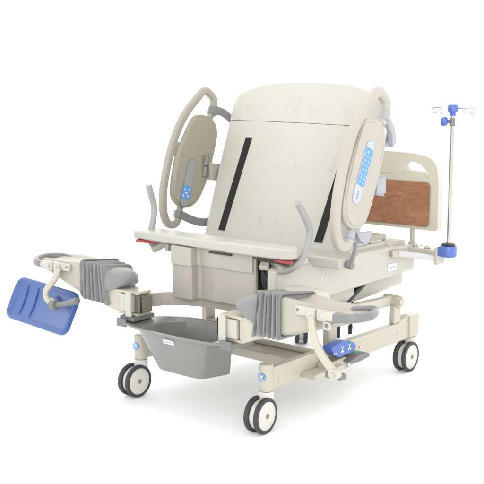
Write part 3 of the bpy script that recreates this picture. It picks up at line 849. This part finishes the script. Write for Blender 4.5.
# ------------------------------------------------------------------ BASIN (lifts out)
def basin():
    root = tag(empty('basin', (0, -.06, .19)), 'grey plastic drain basin hanging below the seat between the two leg supports', 'basin')
    off = Vector((0, .06, -.19))
    n = 64
    def rim(k, inset=0.):
        a = 2*PI*k/n; c, sn = math.cos(a), math.sin(a)
        rx = .285-inset
        x = rx*math.copysign(abs(c)**.85, c)
        y = -.125+((.213-inset) if sn > 0 else (.082-inset*.9))*math.copysign(abs(sn)**(.9 if sn > 0 else .75), sn)
        return x, y
    def level(z):      # body section, from under the rim down to the floor of the tray
        t = (.352-z)/.17
        out = []
        for k in range(n):
            a = 2*PI*k/n; c, sn = math.cos(a), math.sin(a)
            x0, y0 = rim(k, .016); x0 = max(-.190, min(.190, x0*.80))
            p = .30
            ux, uy = math.copysign(abs(c)**p, c), math.copysign(abs(sn)**p, sn)
            y1 = -.052+.075*uy; x1 = (.140+.022*uy)*ux
            tt = t
            out.append((x0+(x1-x0)*tt, y0+(y1-y0)*tt))
        return out
    bm = bmesh.new(); rings = []
    def add(pts, z): rings.append([bm.verts.new(Vector((x, y, z))+off) for x, y in pts])
    R = [rim(k) for k in range(n)]
    # outside from bottom up, over the lip, then the inside down
    for z in (.1825, .19, .205, .24, .28, .32, .345): add(level(max(z, .1825)), z)
    add([rim(k, .004) for k in range(n)], .350); add(R, .352); add(R, .3565); add([rim(k, .004) for k in range(n)], .359)
    add([rim(k, .020) for k in range(n)], .358)
    def shrink(pts, d):
        cx, cy = 0, -.06; return [(x-(x-cx)/max(1e-6, math.hypot(x-cx, y-cy))*d, y-(y-cy)/max(1e-6, math.hypot(x-cx, y-cy))*d) for x, y in pts]
    for z in (.345, .30, .26, .22, .20): add(shrink(level(z), .004), z)
    for A, B in zip(rings, rings[1:]):
        for k in range(n): bm.faces.new([A[k], A[(k+1) % n], B[(k+1) % n], B[k]])
    bm.faces.new(rings[0][::-1]); bm.faces.new(rings[-1])
    tub = obj('tub', bm, BASIN, root, ang=32)
    b_ = tub.modifiers.new('bevel', 'BEVEL'); b_.width = .006; b_.segments = 3; b_.limit_method = 'ANGLE'; b_.angle_limit = math.radians(32)
    for s in (-1, 1):
        bm = bmesh.new()
        bx(bm, s*.225, s*.305, -.15, -.03, .3615, .3635 if s > 0 else .379); bx(bm, s*.29, s*.305, -.16, -.03, .340, .3615); bx(bm, s*.255, s*.305, -.168, -.158, .338, .372)
        bmesh.ops.translate(bm, vec=off, verts=bm.verts[:])
        obj('slide_rail', bm, GREYP, root, .002)
    # paper label stuck below the rim with a line of tiny print
    bm = bmesh.new()
    return root, off
bas, boff = basin()
bm = bmesh.new()
lx0, lx1, ly, lz = -.018, .032, -.2005, .327
nrmv = Vector((0, -.93, -.36)).normalized()
U = Vector((1, -.0, 0)); V = Vector((0, -.36, .93)).normalized()
O = Vector((.006, -.1835, .327))+boff
prism(bm, [(-.027, -.0095), (.027, -.0095), (.027, .0095), (-.027, .0095)], O, U, V, .004, mi=0)
xx = -.019
for w in (.004, .007, .003, .006, .004, .005): prism(bm, [(xx, -.002), (xx+w, -.002), (xx+w, .0025), (xx, .0025)], O+U.cross(V)*.004, U, V, .0004, mi=1); xx += w+.0018
obj('sticker', bm, [WHITE, GREY], bas, smooth=False)

# ------------------------------------------------------------------ IV POLE
PX, PY = .506, 1.1
iv = tag(empty('drip_pole', (PX, PY, .51)), 'slim steel drip stand with blue clamp and small hooks beside the headboard', 'drip stand')
def L(x, y, z): return (x-PX, y-PY, z-.51)
bm = bmesh.new(); cyl(bm, L(PX, PY, .55), L(PX, PY, 1.165), .0088); cyl(bm, L(PX, PY, 1.16), L(PX, PY, 1.19), .0068)
cyl(bm, L(PX, PY, 1.155), L(PX, PY, 1.168), .0098)
obj('pole', bm, CHROME, iv, .001)
bm = bmesh.new(); lathe(bm, [(0, .0), (.036, .0), (.0385, .004), (.0385, .046), (.036, .05), (0, .05)], L(PX, PY, .545), (0, 0, 1), 36); bx(bm, PX-.038-PX, -.0, -.03, .03, .038, .08)
obj('base_clamp', bm, CLAMPB, iv, .002)
bm = bmesh.new(); lathe(bm, [(0, 0), (.030, 0), (.031, .006), (.022, .010), (0, .010)], L(PX, PY, .596), (0, 0, 1), 30); obj('collar_ring', bm, DARK, iv)
bm = bmesh.new()
kd = Vector((-.96, -.25, 0)).normalized(); kc = Vector(L(PX, PY, 1.148))
lathe(bm, [(0, .022), (.014, .022), (.0195, .028), (.021, .038), (.018, .048), (.008, .053), (0, .053)], kc, kd, 24)
cyl(bm, kc+kd*.008, kc+kd*.024, .008, n=16)
obj('height_knob', bm, CLAMPB, iv)
bm = bmesh.new(); cyl(bm, L(PX, PY, 1.128), L(PX, PY, 1.164), .012); obj('lock_sleeve', bm, MECHST, iv, .002)
bm = bmesh.new()
lathe(bm, [(0, 1.172-.51), (.013, 1.172-.51), (.014, 1.186-.51), (.0225, 1.192-.51), (.0245, 1.199-.51), (.0245, 1.214-.51), (.020, 1.222-.51), (0, 1.223-.51)], (0, 0, 0), (0, 0, 1), 24)
obj('hook_hub', bm, CLAMPB, iv)
for k in range(4):
    a = k*PI/2+math.radians(-3)
    d = Vector((math.cos(a), math.sin(a), 0)); z0 = 1.206-.51
    pts = [d*.02+Vector((0, 0, z0)), d*.055+Vector((0, 0, z0+.002)), d*.092+Vector((0, 0, z0+.003))]
    for j in range(9):
        t = PI/2-j*(1.5*PI/8); pts.append(d*(.094+.013*math.cos(t))+Vector((0, 0, z0-.010+.013*math.sin(t))))
    bm = bmesh.new(); sweep(bm, spline(pts, 4), 0.0028, .0028, up=(-d.y, d.x, 0.0001), n=8)
    obj('hook', bm, CHROME, iv)

# ------------------------------------------------------------------ camera, light
cam_d = bpy.data.cameras.new('camera'); cam = bpy.data.objects.new('camera', cam_d); COL.objects.link(cam)
f, pitch, yaw = 978.6, .16037, .70027
cam.location = (2.59053, -2.81075, 1.31233)
cam.rotation_euler = (PI/2-pitch, 0, yaw)
cam_d.sensor_width = 36; cam_d.sensor_fit = 'HORIZONTAL'; cam_d.lens = 36*f/484; cam_d.clip_start = .1; cam_d.clip_end = 300
S.camera = cam

w = bpy.data.worlds.new('World'); S.world = w; w.use_nodes = True
nt = w.node_tree; bg = nt.nodes['Background']
tc = nt.nodes.new('ShaderNodeTexCoord')
dot = nt.nodes.new('ShaderNodeVectorMath'); dot.operation = 'DOT_PRODUCT'
nt.links.new(tc.outputs['Generated'], dot.inputs[0]); dot.inputs[1].default_value = (-.645, .765, 0)   # bright seamless behind, dimmer studio behind the camera
mr = nt.nodes.new('ShaderNodeMapRange'); mr.interpolation_type = 'SMOOTHSTEP'
mr.inputs['From Min'].default_value = -.7; mr.inputs['From Max'].default_value = .6; mr.inputs['To Min'].default_value = 1.0; mr.inputs['To Max'].default_value = 1.6
sep = nt.nodes.new('ShaderNodeSeparateXYZ'); nt.links.new(tc.outputs['Generated'], sep.inputs[0])     # brighter towards the horizon than overhead
mz = nt.nodes.new('ShaderNodeMapRange'); mz.inputs['From Min'].default_value = 0; mz.inputs['From Max'].default_value = .9; mz.inputs['To Min'].default_value = 1.28; mz.inputs['To Max'].default_value = .84
nt.links.new(sep.outputs['Z'], mz.inputs['Value'])
mm = nt.nodes.new('ShaderNodeMath'); mm.operation = 'MULTIPLY'; nt.links.new(mr.outputs[0], mm.inputs[0]); nt.links.new(mz.outputs[0], mm.inputs[1])
nt.links.new(dot.outputs['Value'], mr.inputs['Value']); nt.links.new(mm.outputs[0], bg.inputs['Strength'])
bg.inputs['Color'].default_value = (1, 1, 1, 1)

def area(name, loc, target, size, power, col=(1, 1, 1)):
    l = bpy.data.lights.new(name, 'AREA'); l.shape = 'RECTANGLE'; l.size, l.size_y = size; l.energy = power; l.color = col
    o = bpy.data.objects.new(name, l); COL.objects.link(o); o.location = loc
    o.rotation_euler = (Vector(target)-Vector(loc)).to_track_quat('-Z', 'Y').to_euler(); return o
area('overhead_softbox', (.4, .2, 4.2), (0, .3, 0), (3, 3), 25, (1, .985, .96))
area('key_softbox', (3.4, -3.4, 2.3), (0, .3, .5), (3, 2.4), 75, (1, .985, .96))

S.view_settings.view_transform = 'Standard'; S.view_settings.look = 'None'; S.view_settings.exposure = .36; S.view_settings.gamma = 1
